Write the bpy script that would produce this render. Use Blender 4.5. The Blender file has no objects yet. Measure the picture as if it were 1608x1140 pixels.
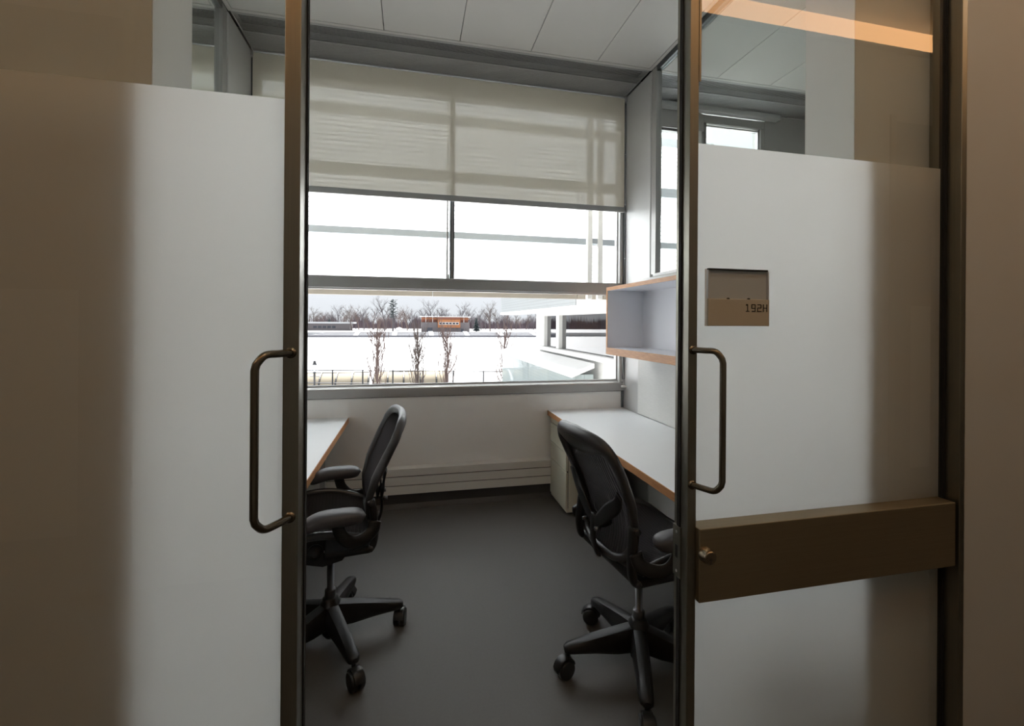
import bpy, bmesh, math, random
from mathutils import Vector, Matrix

R = math.radians
S = bpy.context.scene
COL = S.collection

# ------------------------------------------------------------------ camera
cam = bpy.data.cameras.new('camera'); cam_o = bpy.data.objects.new('camera', cam); COL.objects.link(cam_o)
cam.sensor_width = 36.0; cam.lens = 702.2 / 1608 * 36; cam.shift_y = -(570 - 506.7) / 1608
cam.clip_start = 0.02; cam.clip_end = 2000
cam_o.matrix_world = (Matrix.Translation((0, 0, 1.49)) @ Matrix.Rotation(R(-12.57), 4, 'Z')
                      @ Matrix.Rotation(R(90), 4, 'X') @ Matrix.Rotation(R(0.405), 4, 'Z'))
S.camera = cam_o

# ------------------------------------------------------------------ view + light
S.view_settings.view_transform = 'Standard'; S.view_settings.look = 'None'
S.view_settings.exposure = 0.0; S.view_settings.gamma = 1.0; S.view_settings.use_curve_mapping = False
SKY_ZENITH = 2.6       # overcast sky: horizon is one third of the zenith
SUN = 33.0
COVE = 8.0
FILL_PANEL = 22.0
w = bpy.data.worlds.new('overcast_sky'); S.world = w; w.use_nodes = True
nt = w.node_tree; nt.nodes.clear()
o = nt.nodes.new('ShaderNodeOutputWorld'); bg = nt.nodes.new('ShaderNodeBackground')
tc = nt.nodes.new('ShaderNodeTexCoord'); sx = nt.nodes.new('ShaderNodeSeparateXYZ')
mr = nt.nodes.new('ShaderNodeMapRange'); mr.inputs['From Min'].default_value = 0; mr.inputs['From Max'].default_value = 1
mr.inputs['To Min'].default_value = SKY_ZENITH / 3; mr.inputs['To Max'].default_value = SKY_ZENITH
nt.links.new(tc.outputs['Generated'], sx.inputs[0]); nt.links.new(sx.outputs['Z'], mr.inputs['Value'])
nt.links.new(mr.outputs[0], bg.inputs['Strength']); bg.inputs['Color'].default_value = (0.95, 0.985, 1.04, 1)
nt.links.new(bg.outputs[0], o.inputs[0])
sun = bpy.data.lights.new('sun', 'SUN'); sun.energy = SUN; sun.angle = R(14); sun.color = (1.0, 0.985, 0.96)
sun_o = bpy.data.objects.new('sun', sun); COL.objects.link(sun_o)
sun_o.rotation_euler = Vector((-0.03, -1.0, -1.12)).to_track_quat('-Z', 'Y').to_euler()
S.cycles.max_bounces = 12; S.cycles.diffuse_bounces = 6; S.cycles.transparent_max_bounces = 24
S.cycles.transmission_bounces = 8; S.cycles.caustics_reflective = False; S.cycles.caustics_refractive = False
S.cycles.sample_clamp_indirect = 6.0

# ------------------------------------------------------------------ materials
MATS = {}
def nodes_of(m):
    m.use_nodes = True; m.node_tree.nodes.clear(); return m.node_tree
def mat(name, col, rough=0.5, metal=0.0, noise=0.0, nscale=20.0, bump=0.0, bscale=200.0, stretch=(1, 1, 1), spec=0.5, coat=0.0):
    m = bpy.data.materials.new(name); t = nodes_of(m); N = t.nodes; L = t.links
    out = N.new('ShaderNodeOutputMaterial'); b = N.new('ShaderNodeBsdfPrincipled')
    b.inputs['Base Color'].default_value = (*col, 1); b.inputs['Roughness'].default_value = rough
    b.inputs['Metallic'].default_value = metal; b.inputs['Specular IOR Level'].default_value = spec
    b.inputs['Coat Weight'].default_value = coat
    L.new(b.outputs[0], out.inputs[0])
    if noise or bump:
        tc = N.new('ShaderNodeTexCoord'); mp = N.new('ShaderNodeMapping'); mp.inputs['Scale'].default_value = stretch
        L.new(tc.outputs['Object'], mp.inputs[0])
    if noise:
        n = N.new('ShaderNodeTexNoise'); n.inputs['Scale'].default_value = nscale; n.inputs['Detail'].default_value = 6
        L.new(mp.outputs[0], n.inputs[0])
        mx = N.new('ShaderNodeMix'); mx.data_type = 'RGBA'
        mx.inputs['A'].default_value = (*[c * (1 - noise) for c in col], 1)
        mx.inputs['B'].default_value = (*[min(1, c * (1 + noise)) for c in col], 1)
        L.new(n.outputs[0], mx.inputs['Factor']); L.new(mx.outputs['Result'], b.inputs['Base Color'])
    if bump:
        n2 = N.new('ShaderNodeTexNoise'); n2.inputs['Scale'].default_value = bscale; n2.inputs['Detail'].default_value = 3
        L.new(mp.outputs[0], n2.inputs[0])
        bp = N.new('ShaderNodeBump'); bp.inputs['Strength'].default_value = bump; bp.inputs['Distance'].default_value = 0.002
        L.new(n2.outputs[0], bp.inputs['Height']); L.new(bp.outputs[0], b.inputs['Normal'])
    MATS[name] = m; return m

def glass_mat(name, tint, ior=1.5, refl=1.0):
    m = bpy.data.materials.new(name); t = nodes_of(m); N = t.nodes; L = t.links
    out = N.new('ShaderNodeOutputMaterial'); tr = N.new('ShaderNodeBsdfTransparent'); tr.inputs[0].default_value = (*tint, 1)
    gl = N.new('ShaderNodeBsdfGlossy'); gl.inputs['Roughness'].default_value = 0.0
    fr = N.new('ShaderNodeFresnel'); fr.inputs['IOR'].default_value = ior
    # the pane's far side adds nothing of its own (rays run straight through, so no total reflection there)
    ge = N.new('ShaderNodeNewGeometry'); iv = N.new('ShaderNodeMath'); iv.operation = 'SUBTRACT'; iv.inputs[0].default_value = refl
    sc_ = N.new('ShaderNodeMath'); sc_.operation = 'MULTIPLY'; sc_.inputs[1].default_value = refl
    L.new(ge.outputs['Backfacing'], sc_.inputs[0]); L.new(sc_.outputs[0], iv.inputs[1])
    mu = N.new('ShaderNodeMath'); mu.operation = 'MULTIPLY'; L.new(iv.outputs[0], mu.inputs[1]); mu.use_clamp = True
    mx = N.new('ShaderNodeMixShader')
    L.new(fr.outputs[0], mu.inputs[0]); L.new(mu.outputs[0], mx.inputs[0]); L.new(tr.outputs[0], mx.inputs[1]); L.new(gl.outputs[0], mx.inputs[2])
    L.new(mx.outputs[0], out.inputs[0]); MATS[name] = m; return m

def translucent_mat(name, col, trans_col, t_transl, t_clear, lines=None, weave=None, gloss=0.0):
    """diffuse + translucent + some straight-through; optional printed horizontal lines (z pitch)"""
    m = bpy.data.materials.new(name); t = nodes_of(m); N = t.nodes; L = t.links
    out = N.new('ShaderNodeOutputMaterial')
    d = N.new('ShaderNodeBsdfDiffuse'); d.inputs[0].default_value = (*col, 1)
    tl = N.new('ShaderNodeBsdfTranslucent'); tl.inputs[0].default_value = (*trans_col, 1)
    tr = N.new('ShaderNodeBsdfTransparent')
    m1 = N.new('ShaderNodeMixShader'); m1.inputs[0].default_value = t_transl
    L.new(d.outputs[0], m1.inputs[1]); L.new(tl.outputs[0], m1.inputs[2])
    m2 = N.new('ShaderNodeMixShader'); m2.inputs[0].default_value = t_clear
    L.new(m1.outputs[0], m2.inputs[1]); L.new(tr.outputs[0], m2.inputs[2])
    last = m2
    tc = N.new('ShaderNodeTexCoord')
    if lines:
        pitch, frac, dark = lines
        sp = N.new('ShaderNodeSeparateXYZ'); L.new(tc.outputs['Object'], sp.inputs[0])
        a = N.new('ShaderNodeMath'); a.operation = 'DIVIDE'; a.inputs[1].default_value = pitch; L.new(sp.outputs['Z'], a.inputs[0])
        b = N.new('ShaderNodeMath'); b.operation = 'FRACT'; L.new(a.outputs[0], b.inputs[0])
        c = N.new('ShaderNodeMath'); c.operation = 'LESS_THAN'; c.inputs[1].default_value = frac; L.new(b.outputs[0], c.inputs[0])
        tl2 = N.new('ShaderNodeMix'); tl2.data_type = 'RGBA'
        tl2.inputs['A'].default_value = (*trans_col, 1); tl2.inputs['B'].default_value = (*[q * dark for q in trans_col], 1)
        L.new(c.outputs[0], tl2.inputs['Factor']); L.new(tl2.outputs['Result'], tl.inputs[0])
    if weave:
        nz = N.new('ShaderNodeTexNoise'); nz.inputs['Scale'].default_value = 1.0; nz.inputs['Detail'].default_value = 2
        mp = N.new('ShaderNodeMapping'); mp.inputs['Scale'].default_value = weave
        L.new(tc.outputs['Object'], mp.inputs[0]); L.new(mp.outputs[0], nz.inputs[0])
        rr = N.new('ShaderNodeMapRange'); rr.inputs['From Min'].default_value = 0.25; rr.inputs['From Max'].default_value = 0.75
        rr.inputs['To Min'].default_value = t_clear * 0.75; rr.inputs['To Max'].default_value = t_clear * 1.25
        L.new(nz.outputs[0], rr.inputs[0]); L.new(rr.outputs[0], m2.inputs[0])
    if gloss:
        gl = N.new('ShaderNodeBsdfGlossy'); gl.inputs['Roughness'].default_value = 0.03
        fr = N.new('ShaderNodeFresnel'); fr.inputs['IOR'].default_value = 1.45
        mu = N.new('ShaderNodeMath'); mu.operation = 'MULTIPLY'; mu.inputs[1].default_value = gloss
        m3 = N.new('ShaderNodeMixShader'); L.new(fr.outputs[0], mu.inputs[0]); L.new(mu.outputs[0], m3.inputs[0])
        L.new(m2.outputs[0], m3.inputs[1]); L.new(gl.outputs[0], m3.inputs[2]); last = m3
    L.new(last.outputs[0], out.inputs[0]); MATS[name] = m; return m

def emit_mat(name, col, s):
    m = bpy.data.materials.new(name); t = nodes_of(m)
    out = t.nodes.new('ShaderNodeOutputMaterial'); e = t.nodes.new('ShaderNodeEmission')
    e.inputs[0].default_value = (*col, 1); e.inputs[1].default_value = s; t.links.new(e.outputs[0], out.inputs[0]); MATS[name] = m; return m

def wood_mat(name, c1, c2, stretch):
    m = bpy.data.materials.new(name); t = nodes_of(m); N = t.nodes; L = t.links
    out = N.new('ShaderNodeOutputMaterial'); b = N.new('ShaderNodeBsdfPrincipled'); b.inputs['Roughness'].default_value = 0.45
    tc = N.new('ShaderNodeTexCoord'); mp = N.new('ShaderNodeMapping'); mp.inputs['Scale'].default_value = stretch
    n = N.new('ShaderNodeTexNoise'); n.inputs['Scale'].default_value = 6; n.inputs['Detail'].default_value = 8; n.inputs['Roughness'].default_value = 0.65
    cr = N.new('ShaderNodeValToRGB'); cr.color_ramp.elements[0].position = 0.35; cr.color_ramp.elements[1].position = 0.68
    cr.color_ramp.elements[0].color = (*c1, 1); cr.color_ramp.elements[1].color = (*c2, 1)
    L.new(tc.outputs['Object'], mp.inputs[0]); L.new(mp.outputs[0], n.inputs[0]); L.new(n.outputs[0], cr.inputs[0])
    L.new(cr.outputs[0], b.inputs['Base Color']); L.new(b.outputs[0], out.inputs[0]); MATS[name] = m; return m

mat('bronze', (0.245, 0.232, 0.195), 0.36, 0.95, noise=0.12, nscale=3, stretch=(120, 120, 1.2))
mat('bronze_h', (0.34, 0.275, 0.185), 0.46, 0.95, noise=0.14, nscale=3, stretch=(1.2, 120, 120))
mat('bronze_tube', (0.16, 0.138, 0.105), 0.27, 0.95, noise=0.08, nscale=10)
mat('brass_lock', (0.34, 0.29, 0.22), 0.25, 0.95, noise=0.05)
mat('brush_black', (0.006, 0.006, 0.007), 0.95, noise=0.2, nscale=300)
mat('corridor_paint', (0.46, 0.455, 0.44), 0.75, noise=0.03, nscale=4, bump=0.05, bscale=300)
mat('pier_paint', (0.66, 0.68, 0.69), 0.7, noise=0.02, nscale=6, bump=0.08, bscale=250)
mat('wall_paint', (0.86, 0.86, 0.84), 0.6, noise=0.015, nscale=5)
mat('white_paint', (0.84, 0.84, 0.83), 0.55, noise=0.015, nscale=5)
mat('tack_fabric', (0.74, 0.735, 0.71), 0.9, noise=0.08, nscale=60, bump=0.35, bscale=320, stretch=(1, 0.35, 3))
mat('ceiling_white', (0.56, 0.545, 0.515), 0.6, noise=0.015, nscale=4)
mat('plenum_dark', (0.03, 0.03, 0.032), 0.9, noise=0.1)
mat('grille_metal', (0.42, 0.42, 0.415), 0.45, 0.3, noise=0.03)
mat('alu', (0.40, 0.395, 0.385), 0.4, 0.35, noise=0.03, nscale=4, stretch=(1, 40, 40))
mat('alu_v', (0.58, 0.58, 0.575), 0.42, 0.25, noise=0.03, nscale=4, stretch=(40, 40, 1))
mat('alu_dark', (0.12, 0.13, 0.135), 0.4, 0.4, noise=0.04)
mat('steel_light', (0.62, 0.62, 0.62), 0.3, 0.7, noise=0.04)
mat('convector', (0.73, 0.725, 0.69), 0.5, noise=0.02, nscale=6)
mat('floor_rubber', (0.098, 0.095, 0.091), 0.58, noise=0.08, nscale=90, bump=0.04, bscale=500, spec=0.28)
mat('baseboard_rubber', (0.045, 0.045, 0.05), 0.5, noise=0.05)
mat('laminate', (0.80, 0.825, 0.845), 0.33, noise=0.015, nscale=8)
mat('shelf_laminate', (0.80, 0.815, 0.86), 0.45, noise=0.01, nscale=8)
wood_mat('oak_edge_y', (0.42, 0.19, 0.075), (0.62, 0.32, 0.14), (30, 2.5, 60))
wood_mat('oak_edge_z', (0.42, 0.19, 0.075), (0.62, 0.32, 0.14), (60, 60, 3))
wood_mat('oak_edge_x', (0.42, 0.19, 0.075), (0.62, 0.32, 0.14), (3, 60, 60))
mat('cabinet_cream', (0.68, 0.67, 0.56), 0.45, noise=0.015, nscale=10)
mat('shadow_gap', (0.02, 0.02, 0.02), 0.8, noise=0.1)
mat('chair_plastic', (0.011, 0.011, 0.012), 0.46, noise=0.06, nscale=40, bump=0.03, bscale=600, spec=0.35)
mat('chair_frame', (0.032, 0.031, 0.034), 0.30, noise=0.05, nscale=40)
mat('arm_pad', (0.046, 0.044, 0.050), 0.45, noise=0.05, nscale=60, bump=0.05, bscale=500)
mat('chair_metal', (0.11, 0.11, 0.115), 0.28, 0.9, noise=0.05)
mat('caster_black', (0.012, 0.012, 0.013), 0.35, noise=0.1)
mat('sign_taupe', (0.80, 0.745, 0.68), 0.4, noise=0.03, nscale=8)
mat('sign_brown', (0.46, 0.41, 0.33), 0.42, 0.1, noise=0.04, nscale=8)
mat('ink', (0.008, 0.008, 0.008), 0.6, noise=0.1)
mat('snow', (0.37, 0.374, 0.382), 0.8, noise=0.02, nscale=0.05, spec=0.1)
mat('white_ext', (0.62, 0.615, 0.60), 0.5, noise=0.015, nscale=3)
mat('tan_fascia', (0.36, 0.32, 0.27), 0.6, noise=0.04, nscale=3)
mat('screen_rail', (0.34, 0.37, 0.395), 0.5, 0.2, noise=0.03)
mat('black_iron', (0.012, 0.013, 0.016), 0.5, noise=0.1)
mat('bark', (0.070, 0.052, 0.045), 0.9, noise=0.3, nscale=8)
mat('bark_red', (0.10, 0.068, 0.060), 0.9, noise=0.3, nscale=8)
mat('bark_grey', (0.062, 0.054, 0.060), 0.9, noise=0.3, nscale=2)
mat('wood_haze', (0.095, 0.072, 0.082), 0.95, noise=0.3, nscale=0.3)
mat('needles', (0.020, 0.030, 0.032), 0.9, noise=0.35, nscale=1.5)
mat('brick_grey', (0.13, 0.115, 0.118), 0.85, noise=0.12, nscale=1.2)
mat('orange_panel', (0.33, 0.125, 0.042), 0.6, noise=0.08, nscale=1.0)
mat('rust_trim', (0.20, 0.065, 0.035), 0.6, noise=0.1, nscale=1)
mat('dark_glass', (0.02, 0.025, 0.04), 0.15, noise=0.1)
mat('concrete', (0.13, 0.13, 0.145), 0.85, noise=0.08, nscale=0.6)
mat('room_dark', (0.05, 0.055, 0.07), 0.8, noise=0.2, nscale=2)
glass_mat('window_glass', (0.985, 0.99, 0.99), 1.35, 1.2)
glass_mat('clear_glass', (0.965, 0.98, 0.972), 1.5, 1.35)
glass_mat('partition_glass', (0.95, 0.97, 0.96), 1.45, 1.5)
glass_mat('wing_glass', (0.16, 0.17, 0.21), 1.9, 1.5)
glass_mat('lamp_glass', (0.9, 0.93, 0.96), 1.6, 1.5)
translucent_mat('frost', (0.78, 0.765, 0.745), (0.90, 0.885, 0.865), 0.75, 0.0)
translucent_mat('shade_fabric', (0.90, 0.83, 0.70), (0.46, 0.42, 0.34), 0.025, 0.034)
translucent_mat('screen_glass', (0.80, 0.82, 0.83), (0.93, 0.95, 0.96), 0.85, 0.0, lines=(0.047, 0.16, 0.30))
translucent_mat('wing_screen_glass', (0.46, 0.475, 0.48), (0.40, 0.42, 0.43), 0.45, 0.0, lines=(0.06, 0.16, 0.6))
translucent_mat('frit_wall', (0.36, 0.41, 0.41), (0.36, 0.41, 0.41), 0.35, 0.0, lines=(0.06, 0.16, 1.25), gloss=0.6)
translucent_mat('canopy_skin', (0.34, 0.30, 0.235), (0.34, 0.30, 0.235), 0.35, 0.0)
translucent_mat('chair_mesh', (0.048, 0.045, 0.048), (0.15, 0.14, 0.148), 0.45, 0.05, weave=(260, 260, 900))
emit_mat('cove_lamp', (1.0, 0.50, 0.20), COVE)
emit_mat('fill_panel_glow', (1.0, 0.87, 0.64), FILL_PANEL)

# ------------------------------------------------------------------ mesh helpers
def obj(name, verts, faces, m, parent=None, smooth=False):
    me = bpy.data.meshes.new(name); me.from_pydata([tuple(v) for v in verts], [], faces); me.update()
    if m: me.materials.append(MATS[m])
    if smooth:
        for p in me.polygons: p.use_smooth = True
    ob = bpy.data.objects.new(name, me); COL.objects.link(ob)
    if parent is not None: ob.parent = parent
    return ob
def tag(o, label=None, cat=None, group=None, kind=None):
    if label: o['label'] = label
    if cat: o['category'] = cat
    if group: o['group'] = group
    if kind: o['kind'] = kind
    return o
def empty(name, loc=(0, 0, 0), rz=0.0):
    e = bpy.data.objects.new(name, None); e.location = loc; e.rotation_euler = (0, 0, rz); e.empty_display_size = 0.1
    COL.objects.link(e); return e

class MB:
    def __init__(s): s.v = []; s.f = []
    def add(s, v, f):
        n = len(s.v); s.v += [Vector(q) for q in v]; s.f += [tuple(i + n for i in q) for q in f]; return s
    def box(s, x0, x1, y0, y1, z0, z1):
        return s.add([(x0, y0, z0), (x1, y0, z0), (x1, y1, z0), (x0, y1, z0), (x0, y0, z1), (x1, y0, z1), (x1, y1, z1), (x0, y1, z1)],
                     [(0, 3, 2, 1), (4, 5, 6, 7), (0, 1, 5, 4), (1, 2, 6, 5), (2, 3, 7, 6), (3, 0, 4, 7)])
    def bbox(s, x0, x1, y0, y1, z0, z1, r=0.004, seg=2):
        bm = bmesh.new(); bmesh.ops.create_cube(bm, size=1)
        for v in bm.verts: v.co = Vector(((x0 + x1) / 2 + v.co.x * (x1 - x0), (y0 + y1) / 2 + v.co.y * (y1 - y0), (z0 + z1) / 2 + v.co.z * (z1 - z0)))
        r = min(r, 0.49 * min(x1 - x0, y1 - y0, z1 - z0))
        bmesh.ops.bevel(bm, geom=bm.edges[:], offset=r, segments=seg, affect='EDGES', profile=0.5)
        bm.verts.index_update(); s.add([v.co.copy() for v in bm.verts], [[v.index for v in f.verts] for f in bm.faces]); bm.free(); return s
    def prism(s, poly, axis, a, b):
        """poly: 2d points; axis x: (y,z), y: (x,z), z: (x,y)"""
        def mk(p, t): return {'x': (t, p[0], p[1]), 'y': (p[0], t, p[1]), 'z': (p[0], p[1], t)}[axis]
        n = len(poly)
        return s.add([mk(p, a) for p in poly] + [mk(p, b) for p in poly],
                     [tuple(range(n))[::-1], tuple(range(n, 2 * n))] + [(i, (i + 1) % n, n + (i + 1) % n, n + i) for i in range(n)])
    def sweep(s, pts, rad, n=8, closed=False, flat=None, up=None, caps=True):
        """tube along pts; rad number/list; flat: (wu, wv) multipliers for elliptical section"""
        P = [Vector(p) for p in pts]; N = len(P)
        rr = rad if isinstance(rad, (list, tuple)) else [rad] * N
        u = Vector(up) if up else None; rings = []
        pu = None
        for i in range(N):
            if closed: t = P[(i + 1) % N] - P[i - 1]
            else: t = P[min(i + 1, N - 1)] - P[max(i - 1, 0)]
            t = t.normalized() if t.length > 1e-9 else Vector((0, 0, 1))
            ref = u if u else (pu if pu else (Vector((0, 0, 1)) if abs(t.z) < 0.9 else Vector((1, 0, 0))))
            a = ref - t * ref.dot(t)
            if a.length < 1e-6: a = t.orthogonal()
            a.normalize(); b = t.cross(a); pu = a
            fu, fv = flat if flat else (1, 1)
            if isinstance(fu, (list, tuple)): fu = fu[i]
            if isinstance(fv, (list, tuple)): fv = fv[i]
            rings.append([P[i] + a * (math.cos(2 * math.pi * k / n) * rr[i] * fu) + b * (math.sin(2 * math.pi * k / n) * rr[i] * fv) for k in range(n)])
        v = [q for r_ in rings for q in r_]; f = []
        for i in range(N if closed else N - 1):
            j = (i + 1) % N
            for k in range(n): f.append((i * n + k, i * n + (k + 1) % n, j * n + (k + 1) % n, j * n + k))
        if not closed and caps: f += [tuple(range(n))[::-1], tuple((N - 1) * n + k for k in range(n))]
        return s.add(v, f)
    def lathe(s, prof, c=(0, 0, 0), n=20, axis='z'):
        c = Vector(c); v = []; f = []
        for r, h in prof:
            for k in range(n):
                a = 2 * math.pi * k / n; x, y = r * math.cos(a), r * math.sin(a)
                v.append(c + Vector({'z': (x, y, h), 'y': (x, h, y), 'x': (h, x, y)}[axis]))
        m = len(prof)
        for i in range(m - 1):
            for k in range(n): f.append((i * n + k, i * n + (k + 1) % n, (i + 1) * n + (k + 1) % n, (i + 1) * n + k))
        f += [tuple(range(n))[::-1], tuple((m - 1) * n + k for k in range(n))]
        return s.add(v, f)
    def build(s, name, m, parent=None, smooth=False):
        return obj(name, s.v, s.f, m, parent, smooth)
def box(name, m, parent, *a): return MB().box(*a).build(name, m, parent)
def bbox(name, m, parent, *a, r=0.004, seg=2): return MB().bbox(*a, r=r, seg=seg).build(name, m, parent)
def spline(pts, n):
    """Catmull-Rom through pts"""
    P = [Vector(p) for p in pts]; P = [P[0] * 2 - P[1]] + P + [P[-1] * 2 - P[-2]]; out = []
    for i in range(1, len(P) - 2):
        for k in range(n):
            t = k / n; a, b, c, d = P[i - 1], P[i], P[i + 1], P[i + 2]
            out.append(0.5 * ((2 * b) + (c - a) * t + (2 * a - 5 * b + 4 * c - d) * t * t + (3 * b - a - 3 * c + d) * t ** 3))
    out.append(P[-2]); return out
def autosmooth(o, ang=35):
    for p in o.data.polygons: p.use_smooth = True
    try: o.data.set_sharp_from_angle(angle=R(ang))
    except Exception: pass
    return o

# ================================================================== STRUCTURE
XL, XR, YB, ZC = -1.19, 1.86, 3.72, 3.52
YF0, YF1 = 1.13, 1.31            # corridor wall
PL, PR = -0.562, 1.343           # opening in it
GX0, GX1 = -4.24, 4.91           # neighbouring offices' far sides
tag(box('floor', 'floor_rubber', None, GX0, GX1 + 1, -0.85, YB + 0.3, -0.12, 0.0), 'dark grey rubber floor of the office', 'floor', kind='structure')

# corridor wall pieces
cw = tag(box('wall_left', 'corridor_paint', None, GX0, PL, YF0, YF1 - 0.03, 0, 3.9), 'brown corridor wall behind the left glass leaf', 'wall', kind='structure')
box('pier_face', 'pier_paint', cw, PL - 0.03, PL + 0.001, YF0 + 0.002, YF1, 0, 3.0)
box('office_side', 'white_paint', cw, GX0, PL, YF1 - 0.03, YF1, 0, 3.9)
cw = tag(box('wall_right', 'corridor_paint', None, PR, GX1 + 1, YF0, YF1 - 0.03, 0, 3.9), 'brown corridor wall right of the glass doors', 'wall', kind='structure')
box('pier_face', 'pier_paint', cw, PR - 0.001, PR + 0.03, YF0 + 0.002, YF1, 0, 3.0)
box('office_side', 'white_paint', cw, PR, GX1, YF1 - 0.03, YF1, 0, 3.9)
box('corridor_face', 'corridor_paint', cw, 1.664, GX1 + 1, 1.046, YF0, 0, 3.9)
tag(box('wall_front', 'corridor_paint', None, PL, PR, YF0, YF1, 3.0, 3.9), 'wall panel above the sliding doors', 'wall', kind='structure')
box('door_header', 'bronze_h', bpy.data.objects['wall_front'], -1.3, 1.664, 1.045, YF0, 2.96, 3.08)
tag(bbox('trim_1', 'bronze', None, 1.643, 1.664, 1.040, YF0, 0, 2.96, r=0.0015), 'slim bronze metal jamb at the right end of the door', 'door jamb', kind='structure')
# corridor beyond the camera
cb = tag(box('wall_back', 'corridor_paint', None, GX0, GX1 + 1, -0.85, -0.70, 0, 3.9), 'brown wall across the corridor', 'wall', kind='structure')
for x0 in (3.80, -2.6):
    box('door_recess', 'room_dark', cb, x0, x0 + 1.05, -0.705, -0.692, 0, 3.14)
    box('door_frame', 'bronze', cb, x0 - 0.05, x0, -0.705, -0.685, 0, 3.19)
    box('door_frame', 'bronze', cb, x0 + 1.05, x0 + 1.10, -0.705, -0.685, 0, 3.19)
    box('notice_panel', 'pier_paint', cb, x0 + 0.17, x0 + 0.85, -0.69, -0.686, 0.33, 1.65)
cc = tag(box('ceiling_corridor', 'corridor_paint', None, GX0, GX1 + 1, -0.85, YF1, 3.88, 3.98), 'corridor ceiling above the glass doors', 'ceiling', kind='structure')
for s, x in ((0, GX0 - 0.1), (1, GX1 + 1)):
    tag(box('wall_corridor_end', 'corridor_paint', None, x, x + 0.1, -0.85, YF1, 0, 3.9), ('left', 'right')[s] + ' end wall of the corridor', 'wall', kind='structure')
cl = tag(empty('cove_light', (0.5, -0.69, 3.72)), 'warm glowing cove light strip along the corridor wall', 'light')
box('lens', 'cove_lamp', cl, GX0 - 0.4, GX1 + 0.4, 0.0, 0.012, 0.0, 0.158)
box('housing', 'corridor_paint', cl, GX0 - 0.4, GX1 + 0.4, -0.01, 0.03, -0.02, -0.002)

for i, x in enumerate((-2.6, 0.6, 3.6)):  # unseen glowing panels, added to brighten the corridor with more neutral light
    pl_ = tag(empty('corridor_fill_light', (x, 0.22, 3.86)), 'unseen warm white fill panel added in the corridor ceiling, ' + ('left of the doors', 'in front of the doors', 'right of the doors')[i], 'light')
    box('diffuser', 'fill_panel_glow', pl_, -0.6, 0.6, -0.06, 0.06, 0.0, 0.015)
    for y0, y1 in ((-0.075, -0.06), (0.06, 0.075)): box('bezel', 'white_paint', pl_, -0.615, 0.615, y0, y1, -0.004, 0.02)

# ceiling of panels ------------------------------------------------
def ceiling(name, x0, x1, joints, label):
    c = tag(empty(name, (0, 0, ZC)), label, 'ceiling', kind='structure')
    box('slab', 'plenum_dark', c, x0, x1, YF1, YB + 0.25, 0.16, 0.22)
    ya, yb = YF1 + 0.005, 3.236
    xs = [x0 + 0.028] + joints + [x1 - 0.028]
    for a, b in zip(xs[:-1], xs[1:]):
        for q0, q1 in ((ya, 2.1), (2.1, yb)):
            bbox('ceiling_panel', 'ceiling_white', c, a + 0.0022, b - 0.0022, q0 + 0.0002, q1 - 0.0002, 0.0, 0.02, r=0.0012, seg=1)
    box('edge_trim', 'ceiling_white', c, x0, x1, yb + 0.003, 3.264, -0.001, 0.03)
    box('edge_trim', 'ceiling_white', c, x0, x0 + 0.025, ya, yb + 0.003, -0.001, 0.03)
    box('edge_trim', 'ceiling_white', c, x1 - 0.025, x1, ya, yb + 0.003, -0.001, 0.03)
    return c
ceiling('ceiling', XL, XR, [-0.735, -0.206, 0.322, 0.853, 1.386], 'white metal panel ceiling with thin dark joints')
ceiling('ceiling_right', XR + 0.06, GX1, [2.44, 2.95, 3.46, 3.99, 4.5], 'panel ceiling of the office next door on the right')
ceiling('ceiling_left', GX0, XL - 0.06, [-3.72, -3.19, -2.66, -2.13, -1.60], 'panel ceiling of the office next door on the left')

def grille(x0, x1, label):
    g = tag(empty('linear_grille', (0, 3.27, ZC)), label, 'air grille')
    m1 = MB(); m2 = MB()
    box('frame', 'grille_metal', g, x0 + 0.02, x1 - 0.02, -0.004, 0.012, -0.002, 0.05)
    box('divider', 'grille_metal', g, x0 + 0.02, x1 - 0.02, 0.192, 0.199, -0.002, 0.05)
    box('frame', 'grille_metal', g, x0 + 0.02, x1 - 0.02, 0.415, 0.43, -0.002, 0.05)
    for xx in (x0 + 0.012, x1 - 0.02): box('end_bar', 'grille_metal', g, xx, xx + 0.008, -0.004, 0.43, -0.003, 0.05)
    y = 0.018
    while y < 0.188:
        m1.box(x0 + 0.02, x1 - 0.02, y, y + 0.0042, 0.0, 0.0025); y += 0.0142
    y = 0.203
    while y < 0.413:
        m2.box(x0 + 0.02, x1 - 0.02, y, y + 0.0100, 0.0, 0.004); y += 0.0142
    tag(m1.build('open_slats', 'grille_metal', g), kind='stuff'); tag(m2.build('dense_slats', 'grille_metal', g), kind='stuff')
    box('plenum', 'plenum_dark', g, x0 + 0.02, x1 - 0.02, 0.0, 0.43, 0.06, 0.07)
grille(XL, XR, 'long grey slatted air grille above the roller shade')
grille(XR + 0.06, GX1, 'slatted air grille in the office next door on the right')
grille(GX0, XL - 0.06, 'slatted air grille in the office next door on the left')

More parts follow.
